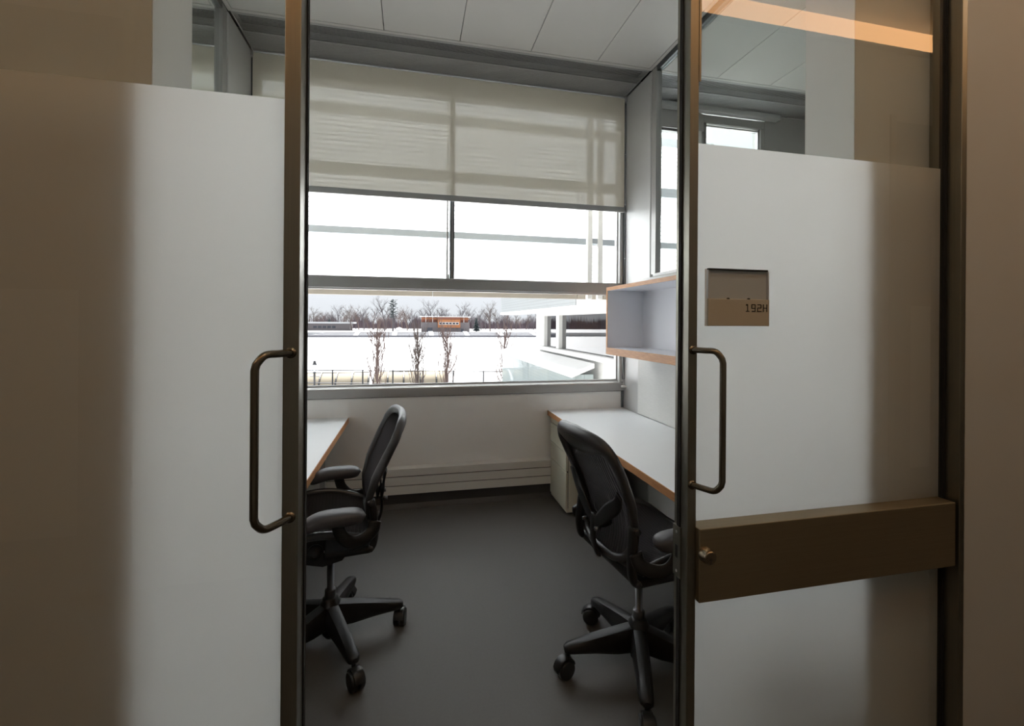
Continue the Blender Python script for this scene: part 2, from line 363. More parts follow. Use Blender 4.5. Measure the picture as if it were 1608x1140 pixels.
# partitions --------------------------------------------------------
def partition(side):
    s = 1 if side == 'right' else -1
    xa = XR if s > 0 else XL
    p = tag(empty('wall_partition_' + side, (xa, 0, 0)), 'partition on the %s with low solid wall and glass above' % side, 'wall', kind='structure')
    def pb(name, m, a, b, *r_, bev=0): 
        x0, x1 = sorted((s * a, s * b))
        return bbox(name, m, p, x0, x1, *r_, r=bev, seg=2) if bev else box(name, m, p, x0, x1, *r_)
    pb('lower_wall', 'white_paint', 0.0, 0.06, YF1, 3.262, 0, 1.862)
    pb('cap', 'white_paint', -0.012, 0.072, YF1, 3.20, 1.862, 1.884)
    pb('pilaster', 'alu_v', 0.0, 0.06, 3.262, 3.70, 0, ZC, bev=0.012)
    pb('mullion', 'alu', 0.006, 0.054, 3.195, 3.262, 1.884, ZC)
    pb('head_channel', 'alu_dark', 0.01, 0.05, YF1, 3.262, ZC - 0.035, ZC + 0.04)
    pb('clerestory_pane', 'partition_glass', 0.026, 0.034, YF1, 3.195, 1.884, ZC - 0.035)
    if s > 0:
        pb('tack_panel', 'tack_fabric', -0.012, 0.0, YF1 + 0.1, 3.43, 0.738, 1.86, bev=0.003)
    return p
partition('right'); partition('left')
for nm, x in (('wall_neighbour_right', GX1), ('wall_neighbour_left', GX0 - 0.08)):
    tag(box(nm, 'white_paint', None, x, x + 0.08, YF1, YB + 0.2, 0, 3.9), 'far white wall of the office next door on the ' + nm.split('_')[2], 'wall', kind='structure')

# window wall -------------------------------------------------------
WG = 3.775  # glass plane
wb = tag(empty('wall_window', (0, YB, 0)), 'low painted wall under the window', 'wall', kind='structure')
box('lower_panel', 'wall_paint', wb, XL, XR, -0.004, 0.16, 0.0, 0.89)
tag(box('trim_3', 'alu_dark', None, XR - 0.022, XR, YB - 0.014, YB - 0.004, 0.737, 0.965), 'dark metal post in the corner above the right desk', 'corner trim', kind='structure')
tag(box('wall_neighbour_panel_left', 'wall_paint', None, GX0, XL - 0.06, YB - 0.012, YB + 0.16, 0, 0.89), 'low wall under the next office window on the left', 'wall', kind='structure')
tag(box('wall_neighbour_panel_right', 'wall_paint', None, XR + 0.06, GX1, YB - 0.012, YB + 0.16, 0, 0.89), 'low wall under the next office window on the right', 'wall', kind='structure')
tag(box('wall_parapet', 'white_ext', None, GX0 - 0.1, GX1 + 0.1, YB - 0.02, YB + 0.25, ZC + 0.02, 4.6), 'outside wall above the window heads', 'wall', kind='structure')
tag(box('roof', 'white_ext', None, GX0 - 0.3, GX1 + 1.2, -1.0, YB + 0.25, 4.0, 4.1), 'flat roof over the offices', 'roof', kind='structure')
for x in (XL - 0.06, XR):
    tag(box('trim_2', 'white_ext', None, x, x + 0.06, 3.70, 3.86, -1.0, ZC + 0.1), 'white outer fin between windows on the ' + ('left' if x < 0 else 'right'), 'window fin', kind='structure')

def window(idx, x0, x1, label, mull=None, head=3.36):
    W = tag(empty('window_%d' % idx, (0, YB, 0)), label, 'window', kind='structure')
    def f(name, *a, m='alu', r=0.003): return bbox(name, m, W, *a, r=r, seg=1)
    # sill: lip, face and bead
    MB().prism([(-0.022, 0.888), (0.12, 0.888), (0.12, 0.972), (0.01, 0.972), (0.0, 0.966), (-0.018, 0.960), (-0.022, 0.952)], 'x', x0, x1).build('sill', 'alu', W)
    box('sill_reveal', 'shadow_gap', W, x0, x1, -0.0145, 0.02, 0.884, 0.888)
    f('glazing_bead', x0 + 0.05, x1 - 0.05, 0.028, 0.05, 0.972, 0.986, m='steel_light')
    f('transom', x0, x1, -0.012, 0.10, 1.757, 1.851)
    f('transom_lip', x0, x1, -0.016, 0.02, 1.835, 1.849)
    f('lower_bead', x0 + 0.05, x1 - 0.05, 0.028, 0.06, 1.745, 1.757, m='steel_light')
    f('head', x0, x1, -0.005, 0.10, head, ZC - 0.002)
    for a, b in ((x0, x0 + 0.045), (x1 - 0.045, x1)):
        f('jamb', a, b, -0.012, 0.10, 0.960, 1.757, m='alu_v'); f('jamb', a, b, -0.010, 0.10, 1.851, head, m='alu_v')
        c = (a + b) / 2 + (0.028 if a == x0 else -0.028)
        f('jamb_bead', c - 0.006, c + 0.006, 0.03, 0.055, 0.986, 1.745, m='steel_light'); f('jamb_bead', c - 0.006, c + 0.006, 0.03, 0.055, 1.851, head, m='steel_light')
    xs = [x0 + 0.05, x1 - 0.05]
    box('pane', 'window_glass', W, xs[0], xs[1], 0.045, 0.053, 0.98, 1.75)
    if mull:
        f('mullion', mull, mull + 0.036, 0.0, 0.09, 1.851, head, m='alu_dark', r=0.002)
        f('mullion_cover', mull + 0.014, mull + 0.020, -0.003, 0.0, 1.851, head, m='alu', r=0.001)
        f('sash_edge', mull - 0.026, mull - 0.014, 0.03, 0.06, 1.851, head, m='white_ext', r=0.001)  # white strip stands for the reflection along the sash edge
        f('stay_bracket', mull - 0.020, mull - 0.006, 0.0, 0.03, 1.851, 1.885, m='steel_light', r=0.002)
        box('pane', 'window_glass', W, xs[0], mull, 0.045, 0.053, 1.85, head); box('pane', 'window_glass', W, mull + 0.036, xs[1], 0.045, 0.053, 1.85, head)
    else:
        box('pane', 'window_glass', W, xs[0], xs[1], 0.045, 0.053, 1.85, head)
    return W
w1 = window(1, XL, XR, 'wide aluminium window with a low vision pane and two upper panes', mull=0.300)
for x in (XL + 0.001, XR - 0.016): box('side_channel', 'alu_dark', w1, x, x + 0.015, -0.030, -0.0125, 0.99, 3.46)
window(2, XR + 0.06, 2.64, 'narrow window of the office next door on the right', head=3.30)
window(3, GX0, XL - 0.06, 'window of the office next door on the left', mull=-2.75)
W4 = tag(empty('window_4', (0, YB, 0)), 'separate small window seen through the right door glass', 'window', kind='structure')
for a in ((2.66, 3.33, -0.01, 0.1, 3.385, 3.46), (2.66, 2.69, -0.01, 0.1, 0.95, 3.385), (3.285, 3.33, -0.01, 0.1, 0.95, 3.385), (2.66, 3.33, -0.01, 0.1, 0.89, 0.95)):
    bbox('frame_bar', 'alu_dark' if a[0] < 2.67 and a[1] < 2.7 else 'alu', W4, *a, r=0.003, seg=1)
for q in (0.012, 0.024): bbox('glazing_bead', 'steel_light', W4, 2.69, 3.285 - q * 0.6, 0.03 - q, 0.04, 3.385 - q - 0.004, 3.385 - q + 0.003, r=0.001, seg=1)
bbox('side_bead', 'steel_light', W4, 3.268, 3.283, 0.01, 0.04, 0.95, 3.38, r=0.002, seg=1)
box('pane', 'window_glass', W4, 2.69, 3.285, 0.045, 0.053, 0.95, 3.385)
box('dark_head', 'alu', W4, XR + 0.06, 2.66, -0.01, 0.05, 3.30, 3.46)
tag(box('wall_neighbour_return', 'alu', None, 3.33, GX1, YB - 0.01, YB + 0.1, 0.89, ZC), 'grey wall beside the small window next door', 'wall', kind='structure')
sb = tag(empty('shade_cassette', (0, YB, 0)), 'closed roller shade box over the window next door on the right', 'window shade')
bbox('cassette', 'alu_v', sb, XR + 0.07, 3.45, -0.075, -0.012, 3.462, 3.512, r=0.006)
bbox('end_cap', 'steel_light', sb, 3.45, 3.458, -0.078, -0.010, 3.458, 3.514, r=0.003)

# convector cover + baseboard --------------------------------------
cv = tag(empty('convector_cover', (0, 3.66, 0)), 'pale metal convector cover of three long strips under the window', 'radiator cover')
x1c = 1.168
for z0, z1 in ((0.261, 0.318), (0.189, 0.2535), (0.117, 0.1815)): bbox('strip', 'convector', cv, XL, x1c, 0.0, 0.03, z0, z1, r=0.001, seg=1)
MB().prism([(0.0, 0.314), (0.048, 0.330), (0.048, 0.29), (0.012, 0.29), (0.005, 0.30)], 'x', XL, x1c).build('top_strip', 'convector', cv)
box('core', 'shadow_gap', cv, XL, x1c, 0.012, 0.048, 0.12, 0.30)
bs = tag(MB().prism([(3.708, 0.117), (3.69, 0.117), (3.688, 0.034), (3.672, 0.012), (3.665, 0.0), (3.708, 0.0)], 'x', XL, 1.2).build('baseboard_back', 'baseboard_rubber', None), 'dark rubber baseboard under the convector', 'baseboard', kind='structure')

# roller shades -----------------------------------------------------
def shade(x0, x1, zb, label):
    s = tag(empty('roller_shade', (0, 3.688, 0)), label, 'window shade')
    n = 12
    v = []; f = []
    for i in range(n + 1):
        z = zb + 0.045 + (3.500 - zb - 0.045) * i / n
        for x in (x0 + 0.012, x1 - 0.018): v.append((x, 0.0, z))
    for i in range(n): f.append((2 * i, 2 * i + 1, 2 * i + 3, 2 * i + 2))
    obj('fabric', v, f, 'shade_fabric', s)
    MB().sweep([(x0 + 0.012, 0.028, 3.485), (x1 - 0.018, 0.028, 3.485)], 0.026, 14).build('roller_tube', 'shade_fabric', s, True)
    bbox('hem_bar', 'alu', s, x0 + 0.010, x1 - 0.016, -0.008, 0.008, zb, zb + 0.047, r=0.004)
    for x in (x0 + 0.001, x1 - 0.016):
        bbox('bracket', 'steel_light', s, x, x + 0.015, -0.012, 0.012, 3.470, 3.512, r=0.002, seg=1)
    for x in (x1 - 0.010,):
        MB().sweep([(x, -0.004, 3.47), (x - 0.001, -0.006, 1.0)], 0.0016, 5).build('bead_chain', 'steel_light', s)
        for z in (3.0, 2.55, 2.07): MB().lathe([(0.001, -0.006), (0.005, -0.003), (0.005, 0.003), (0.001, 0.006)], (x, -0.006, z), 8).build('chain_stop', 'steel_light', s, True)
shade(XL, XR, 2.482, 'half lowered beige mesh roller shade over the main window')
shade(GX0, XL - 0.06, 2.482, 'beige mesh roller shade in the office next door on the left')
ch = tag(empty('chain_tensioner', (XR - 0.03, 3.66, 0.93)), 'small white shade chain clip on the right wall by the sill', 'shade clip')
MB().lathe([(0.004, -0.03), (0.011, -0.026), (0.011, 0.026), (0.004, 0.03)], (0.012, 0, 0.0), 12, 'x').build('pulley', 'white_paint', ch, True)
MB().sweep(spline([(0.0, -0.01, 0.005), (-0.006, -0.012, 0.10), (-0.012, 0.0, 0.35)], 6), 0.002, 6).build('cord', 'white_paint', ch, True)

# ================================================================== SLIDING DOORS
def door(idx, x_edge, s, width, label, rail):
    """x_edge: meeting edge; s=+1 leaf extends to +x"""
    D = tag(empty('door_%d' % idx, (x_edge, 1.055, 0)), label, 'door', kind='structure')
    def b(name, m, a, c, *r_, bev=0.0):
        x0, x1 = sorted((s * a, s * c))
        return bbox(name, m, D, x0, x1, *r_, r=bev, seg=2) if bev else box(name, m, D, x0, x1, *r_)
    sw = 0.026 if s > 0 else 0.033
    b('stile', 'bronze', 0.0, sw, 0.0, 0.060, 0.01, 2.95, bev=0.0015)
    b('brush_seal', 'brush_black', -0.0035, 0.0, 0.030 if s > 0 else 0.050, 0.043 if s > 0 else 0.066, 0.01, 2.95)
    gx0, gx1 = sw - 0.004, width
    b('clear_pane', 'clear_glass', gx0, gx1, 0.026, 0.034, 1.987, 2.95)
    segs = [(0.012, 1.987)]
    for z0, z1 in segs:
        xa, xb = sorted((s * gx0, s * gx1)); ya, yb = 0.026, 0.034
        v = [(xa, ya, z0), (xb, ya, z0), (xb, yb, z0), (xa, yb, z0), (xa, ya, z1), (xb, ya, z1), (xb, yb, z1), (xa, yb, z1)]
        fo = obj('frosted_pane', v, [(0, 1, 5, 4), (2, 3, 7, 6), (0, 3, 2, 1), (4, 5, 6, 7), (1, 2, 6, 5), (3, 0, 4, 7)], 'clear_glass', D)
        fo.data.materials.append(MATS['frost']); fo.data.polygons[1].material_index = 1
    b('edge_gasket', 'brush_black', gx1 - 0.006, gx1 + 0.004, 0.022, 0.038, 0.01, 2.95)
    b('top_rail', 'bronze_h', sw, width, 0.0, 0.06, 2.90, 2.95)
    b('bottom_rail', 'bronze_h', sw, width, 0.0, 0.06, 0.012, 0.06)
    # offset pull handle
    xo = 0.051 if s > 0 else 0.066
    xp = sw * 0.5; zt, zb, yo, r0 = 1.421, 1.063, -0.070, 0.0080
    def arc(z, sg):   # from the stile out to the bar
        return [(s * xp, 0.002, z), (s * (xp + (xo - xp) * 0.35), yo * 0.45, z), (s * (xp + (xo - xp) * 0.72), yo * 0.80, z - sg * 0.002), (s * xo, yo, z - sg * 0.022)]
    pts = spline(arc(zt, 1), 6)[:-1] + [Vector((s * xo, yo, zt - 0.03)), Vector((s * xo, yo, 1.25)), Vector((s * xo, yo, zb + 0.03))] + spline(arc(zb, -1), 6)[::-1][1:]
    h = MB().sweep(pts, r0, 14).build('handle', 'bronze_tube', D, True)
    for z in (zt, zb):
        MB().lathe([(0.012, -0.003), (0.012, 0.004)], (s * xp, 0.0, z), 16, 'y').build('handle_rose', 'bronze_tube', h, True)
    if rail:
        b('lock_rail', 'bronze_h', sw + 0.0005, width - 0.008, -0.015, 0.056, 0.754, 0.949, bev=0.0025)
        lk = MB().lathe([(0.0200, 0.0), (0.0200, -0.014), (0.0178, -0.018), (0.0178, -0.024), (0.0158, -0.026)], (0.042, -0.015, 0.884), 24, 'y').build('lock_cylinder', 'brass_lock', D)
        autosmooth(lk)
        MB().lathe([(0.0035, -0.0262), (0.0035, -0.0268)], (0.042, -0.015, 0.8795), 12, 'y').box(0.0408, 0.0432, -0.0418, -0.0412, 0.870, 0.879).build('keyhole', 'ink', lk)
        pl = b('lock_faceplate', 'bronze', -0.005, 0.0, 0.024, 0.058, 0.800, 0.938)
        MB().box(-0.0058, -0.005, 0.036, 0.046, 0.852, 0.886).build('bolt_slot', 'ink', pl)
        for z in (0.815, 0.922): MB().lathe([(0.004, -0.0058), (0.004, -0.0045)], (0, 0.041, z), 10, 'x').build('screw', 'steel_light', pl)
        box('guide_bracket', 'bronze', D, sw, sw + 0.006, -0.001, 0.02, 2.136, 2.9)
    return D
door(1, -0.241, -1, 0.94, 'left glass sliding leaf, frosted below, with bronze pull', False)
door(2, 0.715, 1, 0.922, 'right glass sliding leaf, frosted below, with bronze lock rail', True)

sg = tag(empty('room_sign', (0.780, 1.081, 1.485)), 'taupe room sign reading 192H on the right glass leaf', 'sign')
bbox('backplate', 'sign_taupe', sg, 0.0, 0.193, -0.012, -0.001, 0.0, 0.156, r=0.001, seg=1)
bbox('lower_plate', 'sign_brown', sg, -0.001, 0.193, -0.019, -0.012, 0.0, 0.074, r=0.001, seg=1)
box('cover_lens', 'lamp_glass', sg, 0.004, 0.190, -0.0165, -0.0145, 0.074, 0.153)
bbox('top_channel', 'ink', sg, 0.0, 0.188, -0.019, -0.010, 0.152, 0.1565, r=0.0008, seg=1)
for x0, x1 in ((-0.001, 0.004), (0.189, 0.193)): bbox('side_channel', 'steel_light', sg, x0, x1, -0.0175, -0.010, 0.074, 0.152, r=0.0008, seg=1)
for x in (0.062, 0.127): MB().lathe([(0.004, -0.0185), (0.004, -0.0145)], (x, 0, 0.0735), 14, 'y').build('thumb_notch', 'shadow_gap', sg)
def strokes(mb, ox, segs, t=0.0024):     # squared sign lettering, unit cell 0.0125 x 0.0185
    for (x0, z0, x1, z1) in segs:
        x0, x1, z0, z1 = x0 * 0.0125, x1 * 0.0125, z0 * 0.0185, z1 * 0.0185
        mb.box(ox + min(x0, x1) - t / 2, ox + max(x0, x1) + t / 2, -0.0198, -0.0190, 0.041 + min(z0, z1) - t / 2, 0.041 + max(z0, z1) + t / 2)
GL = {'1': [(0.5, 0, 0.5, 1), (0.18, 0, 0.85, 0), (0.2, 0.9, 0.45, 1)], '9': [(0.12, 1, 0.88, 1), (0.05, 0.5, 0.05, 0.92), (0.95, 0.08, 0.95, 0.92), (0.12, 0.45, 0.9, 0.45), (0.2, 0, 0.88, 0)],
      '2': [(0.12, 1, 0.88, 1), (0.95, 0.55, 0.95, 0.92), (0.12, 0.5, 0.9, 0.5), (0.05, 0.0, 0.05, 0.45), (0.05, 0, 0.98, 0)], 'H': [(0.05, 0, 0.05, 1), (0.95, 0, 0.95, 1), (0.05, 0.5, 0.95, 0.5)]}
lm = MB()
for i, c_ in enumerate('192H'): strokes(lm, 0.1155 + i * 0.0188, GL[c_])
lm.build('lettering', 'ink', sg)

# ================================================================== FURNITURE
def desk(x0, x1, y0, y1, front, label):
    d = tag(empty('desk', ((x0 + x1) / 2, (y0 + y1) / 2, 0)), label, 'desk'); cx, cy = d.location.x, d.location.y
    a, b, c, e = x0 - cx, x1 - cx, y0 - cy, y1 - cy
    t = bbox('desktop', 'laminate', d, a, b, c, e, 0.694, 0.735, r=0.001, seg=1)
    fx = (a - 0.004, a + 0.0003) if front < 0 else (b - 0.0003, b + 0.004)
    MB().bbox(fx[0], fx[1], c, e, 0.6935, 0.7345, r=0.001, seg=1).build('edge_band', 'oak_edge_y', t)
    MB().bbox(a, b, c - 0.004, c + 0.0003, 0.6935, 0.7345, r=0.001, seg=1).build('edge_band', 'oak_edge_x', t)
    wx = b - 0.03 if front < 0 else a
    box('modesty_panel', 'cabinet_cream', d, wx, wx + 0.02, c + 0.05, e - 0.05, 0.35, 0.694)
    for xx in ((a + 0.16, b - 0.06) if front < 0 else (a + 0.06, b - 0.16)):
        bbox('leg', 'steel_light', d, xx - 0.02, xx + 0.02, c + 0.03, c + 0.07, 0.0, 0.694, r=0.004)
    if front > 0:
        for xx in (a + 0.06, b - 0.16): bbox('leg', 'steel_light', d, xx - 0.02, xx + 0.02, e - 0.15, e - 0.11, 0.0, 0.694, r=0.004)
    return d
desk(1.152, 1.846, 1.70, 3.714, -1, 'white topped desk with oak edge along the right wall')
desk(XL + 0.002, -0.486, 1.90, 3.714, 1, 'white topped desk with oak edge along the left wall')

pd = tag(empty('file_pedestal', (1.17, 3.29, 0)), 'cream metal three-drawer pedestal under the right desk', 'file cabinet')
bbox('body', 'cabinet_cream', pd, 0.022, 0.44, 0.0, 0.405, 0.018, 0.688, r=0.002, seg=1)
box('plinth', 'shadow_gap', pd, 0.04, 0.42, 0.02, 0.39, 0.0, 0.018)
box('gap_backing', 'shadow_gap', pd, 0.017, 0.022, 0.004, 0.40, 0.05, 0.66)
bbox('top_strip', 'cabinet_cream', pd, 0.002, 0.022, 0.0, 0.405, 0.642, 0.688, r=0.002, seg=1)
bbox('base_strip', 'cabinet_cream', pd, 0.006, 0.022, 0.0, 0.405, 0.018, 0.048, r=0.002, seg=1)
for z0, z1 in ((0.482, 0.630), (0.338, 0.470), (0.040, 0.326)):
    dr = bbox('drawer', 'cabinet_cream', pd, 0.0, 0.018, 0.001, 0.404, z0, z1, r=0.0025)
    MB().prism([(0.0, z1 - 0.001), (0.012, z1 - 0.001), (0.012, z1 + 0.0025), (0.004, z1 + 0.002)], 'y', 0.003, 0.402).build('finger_pull', 'cabinet_cream', dr)

sh = tag(empty('wall_shelf', (1.52, 2.46, 1.245)), 'open wall shelf box with oak edges above the right desk', 'shelf')
yn, yf = -0.70, 0.88
bbox('bottom_board', 'shelf_laminate', sh, 0.002, 0.325, yn, yf, 0.0, 0.052, r=0.001, seg=1)
bbox('top_board', 'shelf_laminate', sh, 0.002, 0.325, yn, yf, 0.506, 0.532, r=0.001, seg=1)
for y in (yf - 0.022, yn): bbox('side_board', 'shelf_laminate', sh, 0.002, 0.325, y, y + 0.022, 0.052, 0.506, r=0.001, seg=1)
bbox('back_board', 'shelf_laminate', sh, 0.312, 0.326, yn + 0.022, yf - 0.022, 0.052, 0.506, r=0.0005, seg=1)
bbox('edge_band', 'oak_edge_y', sh, -0.001, 0.002, yn, yf, -0.001, 0.0525, r=0.0005, seg=1)
bbox('edge_band', 'oak_edge_y', sh, -0.001, 0.002, yn, yf, 0.5055, 0.533, r=0.0005, seg=1)
for y in (yf - 0.022, yn): bbox('edge_band', 'oak_edge_z', sh, -0.001, 0.002, y, y + 0.022, 0.0525, 0.5055, r=0.0005, seg=1)
bbox('edge_band', 'oak_edge_x', sh, 0.0, 0.325, yf, yf + 0.003, 0.0, 0.532, r=0.0005, seg=1)

# ------------------------------------------------------------------ task chairs
BACKP = [(0.52, 0.20), (0.58, 0.185), (0.64, 0.172), (0.71, 0.175), (0.80, 0.205), (0.90, 0.255), (0.97, 0.29), (1.04, 0.315), (1.08, 0.325)]
def back_off(h):
    for (h0, b0), (h1, b1) in zip(BACKP[:-1], BACKP[1:]):
        if h <= h1: 
            t = (h - h0) / (h1 - h0); t = max(0, min(1, t)); return b0 + (b1 - b0) * t
    return BACKP[-1][1]
OUTL = [(0.0, 0.555), (0.09, 0.558), (0.15, 0.585), (0.176, 0.65), (0.190, 0.73), (0.202, 0.80), (0.214, 0.87), (0.220, 0.94), (0.205, 1.0), (0.14, 1.038), (0.0, 1.05)]
def back_pt(l, h, off=0.0): return Vector((-back_off(h) + 0.040 * (l / 0.27) ** 2 + off, l, h))
def chair(label, loc, rz, base_rot, swivel):
    C = tag(empty('office_chair', loc, rz), label, 'chair', 'black mesh task chairs')
    # --- five-star base
    MB().lathe([(0.020, 0.03), (0.034, 0.05), (0.040, 0.10), (0.046, 0.17), (0.044, 0.195), (0.034, 0.202), (0.034, 0.212), (0.026, 0.218)], n=24).build('hub', 'chair_plastic', C, True)
    for k in range(5):
        a = base_rot - rz + k * 2 * math.pi / 5; ca, sa = math.cos(a), math.sin(a)
        secs = []   # r, half width, z top, z bottom
        for r_, wd, zt, zb in ((0.02, 0.034, 0.196, 0.085), (0.10, 0.033, 0.182, 0.084), (0.20, 0.030, 0.160, 0.094), (0.29, 0.027, 0.138, 0.097), (0.318, 0.024, 0.130, 0.098), (0.330, 0.014, 0.122, 0.102)):
            ring = []
            for (u, q) in ((-0.75, 0), (0.75, 0), (1, 0.18), (1, 0.62), (0.72, 0.93), (0, 1.0), (-0.72, 0.93), (-1, 0.62), (-1, 0.18)):
                ring.append(Vector((r_ * ca - u * wd * sa, r_ * sa + u * wd * ca, zb + (zt - zb) * q)))
            secs.append(ring)
        v = [p for s_ in secs for p in s_]; n = 9; f = []
        for i in range(len(secs) - 1):
            for j in range(n): f.append((i * n + j, i * n + (j + 1) % n, (i + 1) * n + (j + 1) % n, (i + 1) * n + j))
        f += [tuple(range(n))[::-1], tuple((len(secs) - 1) * n + j for j in range(n))]
        leg = autosmooth(obj('leg', v, f, 'chair_plastic', C), 50)
        # caster, swivelled
        e = Vector((0.312 * ca, 0.312 * sa, 0)); th = swivel[k] - rz; ct, st = math.cos(th), math.sin(th)
        c0 = e + Vector((ct, st, 0)) * 0.022; ax = Vector((-st, ct, 0))
        m = MB(); m.lathe([(0.008, 0.05), (0.008, 0.105)], tuple(e), 10)
        for sd in (-1, 1):
            pr = [(0.004, 0.006), (0.036, 0.006), (0.0385, 0.010), (0.0385, 0.024), (0.035, 0.028), (0.014, 0.030)]
            vv = []; nn = 20
            for r_, hh in pr:
                for j in range(nn):
                    t_ = 2 * math.pi * j / nn
                    vv.append(c0 + ax * (sd * hh) + Vector((ct, st, 0)) * (r_ * math.cos(t_)) + Vector((0, 0, 0.0385 + r_ * math.sin(t_))))
            ff = [(i * nn + j, i * nn + (j + 1) % nn, (i + 1) * nn + (j + 1) % nn, (i + 1) * nn + j) for i in range(len(pr) - 1) for j in range(nn)]
            ff += [tuple(range(nn)), tuple((len(pr) - 1) * nn + j for j in range(nn))]
            m.add(vv, ff)
        hood = [c0 + Vector((ct, st, 0)) * (0.044 * math.cos(t_)) + Vector((0, 0, 0.0385 + 0.044 * math.sin(t_))) for t_ in [R(q) for q in range(10, 171, 16)]]
        m.sweep(hood, 0.004, 6, flat=(1, 5.5), up=(0, 0, 1))
        autosmooth(m.build('caster', 'caster_black', leg), 40)
    # --- column and tilt
    MB().lathe([(0.025, 0.19), (0.025, 0.25), (0.0235, 0.252), (0.0155, 0.254), (0.0155, 0.46)], n=20).build('gas_column', 'chair_metal', C, True)
    tm_ = MB(); tm_.prism([(-0.10, 0.475), (-0.05, 0.415), (0.03, 0.400), (0.13, 0.43), (0.20, 0.50), (0.20, 0.545), (-0.10, 0.545)], 'y', -0.085, 0.085)
    tm_.bbox(-0.17, 0.02, -0.225, 0.225, 0.492, 0.525, r=0.012); autosmooth(tm_.build('tilt_mechanism', 'chair_plastic', C), 30)
    for sd in (-1, 1):
        MB().lathe([(0.030, 0.0), (0.030, 0.012), (0.022, 0.016), (0.014, 0.03), (0.010, 0.032)] if sd > 0 else [(0.030, 0.0), (0.030, -0.012), (0.022, -0.016), (0.014, -0.03), (0.010, -0.032)],
                   (0.055, sd * 0.20, 0.53), 18, 'y').build('knob', 'chair_plastic', C, True)
        MB().sweep([(0.055, sd * 0.08, 0.49), (0.055, sd * 0.21, 0.53)], 0.007, 8).build('lever', 'chair_plastic', C, True)
        MB().lathe([(0.006, 0.0), (0.006, sd * 0.004)], (0.02, sd * 0.1, 0.475), 10, 'y').build('bolt', 'steel_light', C)
    # --- seat: frame loop + mesh
    def seat_pt(u, q, dz=0.0):      # u lateral -1..1, q 0 rear..1 front
        x = -0.155 + 0.455 * q; wd = 0.235 + 0.02 * math.sin(math.pi * min(1, q * 1.15)) - 0.03 * max(0, q - 0.8) / 0.2
        z = 0.560 + 0.022 * math.sin(math.pi * min(1, q * 1.05)) - 0.045 * max(0, q - 0.78) / 0.22 + 0.034 * abs(u) ** 3 * math.sin(math.pi * min(1, q * 0.95 + 0.05))
        return Vector((x - 0.02 * (1 - abs(u)) * (1 - q) + 0.02 * (1 - u * u) * q, u * wd, z + dz - 0.028 * (1 - u * u) * (0.35 + 0.65 * math.sin(math.pi * min(1, q)))))
    loop = [seat_pt(1, q / 12) for q in range(0, 12)] + [seat_pt(1 - k / 8 * 2, 1.0) for k in range(9)] + [seat_pt(-1, 1 - q / 12) for q in range(1, 13)] + [seat_pt(-1 + k / 8 * 2, 0) for k in range(1, 8)]
    MB().sweep(loop, 0.0155, 8, closed=True, flat=(1.15, 0.9), up=(0, 0, 1)).build('seat_frame', 'chair_frame', C, True)
    nu, nq = 16, 16; v = [seat_pt(-1 + 2 * i / nu, j / nq, 0.003) for j in range(nq + 1) for i in range(nu + 1)]
    f = [(j * (nu + 1) + i, j * (nu + 1) + i + 1, (j + 1) * (nu + 1) + i + 1, (j + 1) * (nu + 1) + i) for j in range(nq) for i in range(nu)]
    sm = obj('seat_mesh', v, f, 'chair_mesh', C, True)
    rb = MB()
    for j in range(1, 30):
        q = j / 30; rb.sweep([seat_pt(-1 + 2 * i / 12, q, 0.0035) for i in range(13)], 0.0010, 4, up=(0, 0, 1))
    tag(rb.build('seat_weave', 'chair_plastic', sm), kind='stuff')
    # --- back: frame loop, mesh, crown panel
    side = spline([(l, h, 0) for l, h in OUTL], 5); half = [(p.x, p.y) for p in side]
    full = half + [(-l, h) for l, h in half[::-1][1:-1]]
    pts = [back_pt(l, h) for l, h in full]
    rad = [0.0135 + 0.009 * max(0, min(1, (h - 0.62) / 0.2)) * (1 if h < 1.0 else 0.85) for l, h in full]
    MB().sweep(pts, rad, 10, closed=True, flat=(0.85, 1.25), up=(-1, 0, 0.25)).build('back_frame', 'chair_frame', C, True)
    v = []; f = []; rows = []
    for l, h in half: rows.append((l, h))
    nl = 12
    for l, h in rows:
        for i in range(nl + 1): v.append(back_pt(-l + 2 * l * i / nl, h, 0.006))
    for j in range(len(rows) - 1):
        for i in range(nl): f.append((j * (nl + 1) + i, j * (nl + 1) + i + 1, (j + 1) * (nl + 1) + i + 1, (j + 1) * (nl + 1) + i))
    bm_ = obj('back_mesh', v, f, 'chair_mesh', C, True)
    rb = MB()
    for j in range(-14, 15):
        l0 = j / 14.5 * 0.22; hs = [h for l, h in half if l >= abs(l0) + 0.004]
        if len(hs) > 2: rb.sweep([back_pt(l0, hs[0] + (hs[-1] - hs[0]) * k / 12, 0.004) for k in range(13)], 0.0012, 4, up=(1, 0, 0))
    tag(rb.build('back_weave', 'chair_plastic', bm_), kind='stuff')
    # crown panel behind the top of the back
    v = []; f = []; n = 20
    for i in range(n + 1):
        l = -0.205 + 0.41 * i / n; a = abs(l) / 0.205
        ht = 1.048 - 0.045 * a ** 2.6; hb = ht - 0.074 * (1 - a ** 2.2) - 0.004
        for h, of in ((ht, -0.016), ((ht * 2 + hb) / 3, -0.021), ((ht + 2 * hb) / 3, -0.020), (hb, -0.014), (hb, -0.004), (ht, 0.0)): v.append(back_pt(l, h, of))
    for i in range(n):
        for k in range(6): f.append((i * 6 + k, i * 6 + (k + 1) % 6, (i + 1) * 6 + (k + 1) % 6, (i + 1) * 6 + k))
    obj('crown_panel', v, f, 'chair_frame', C, True)
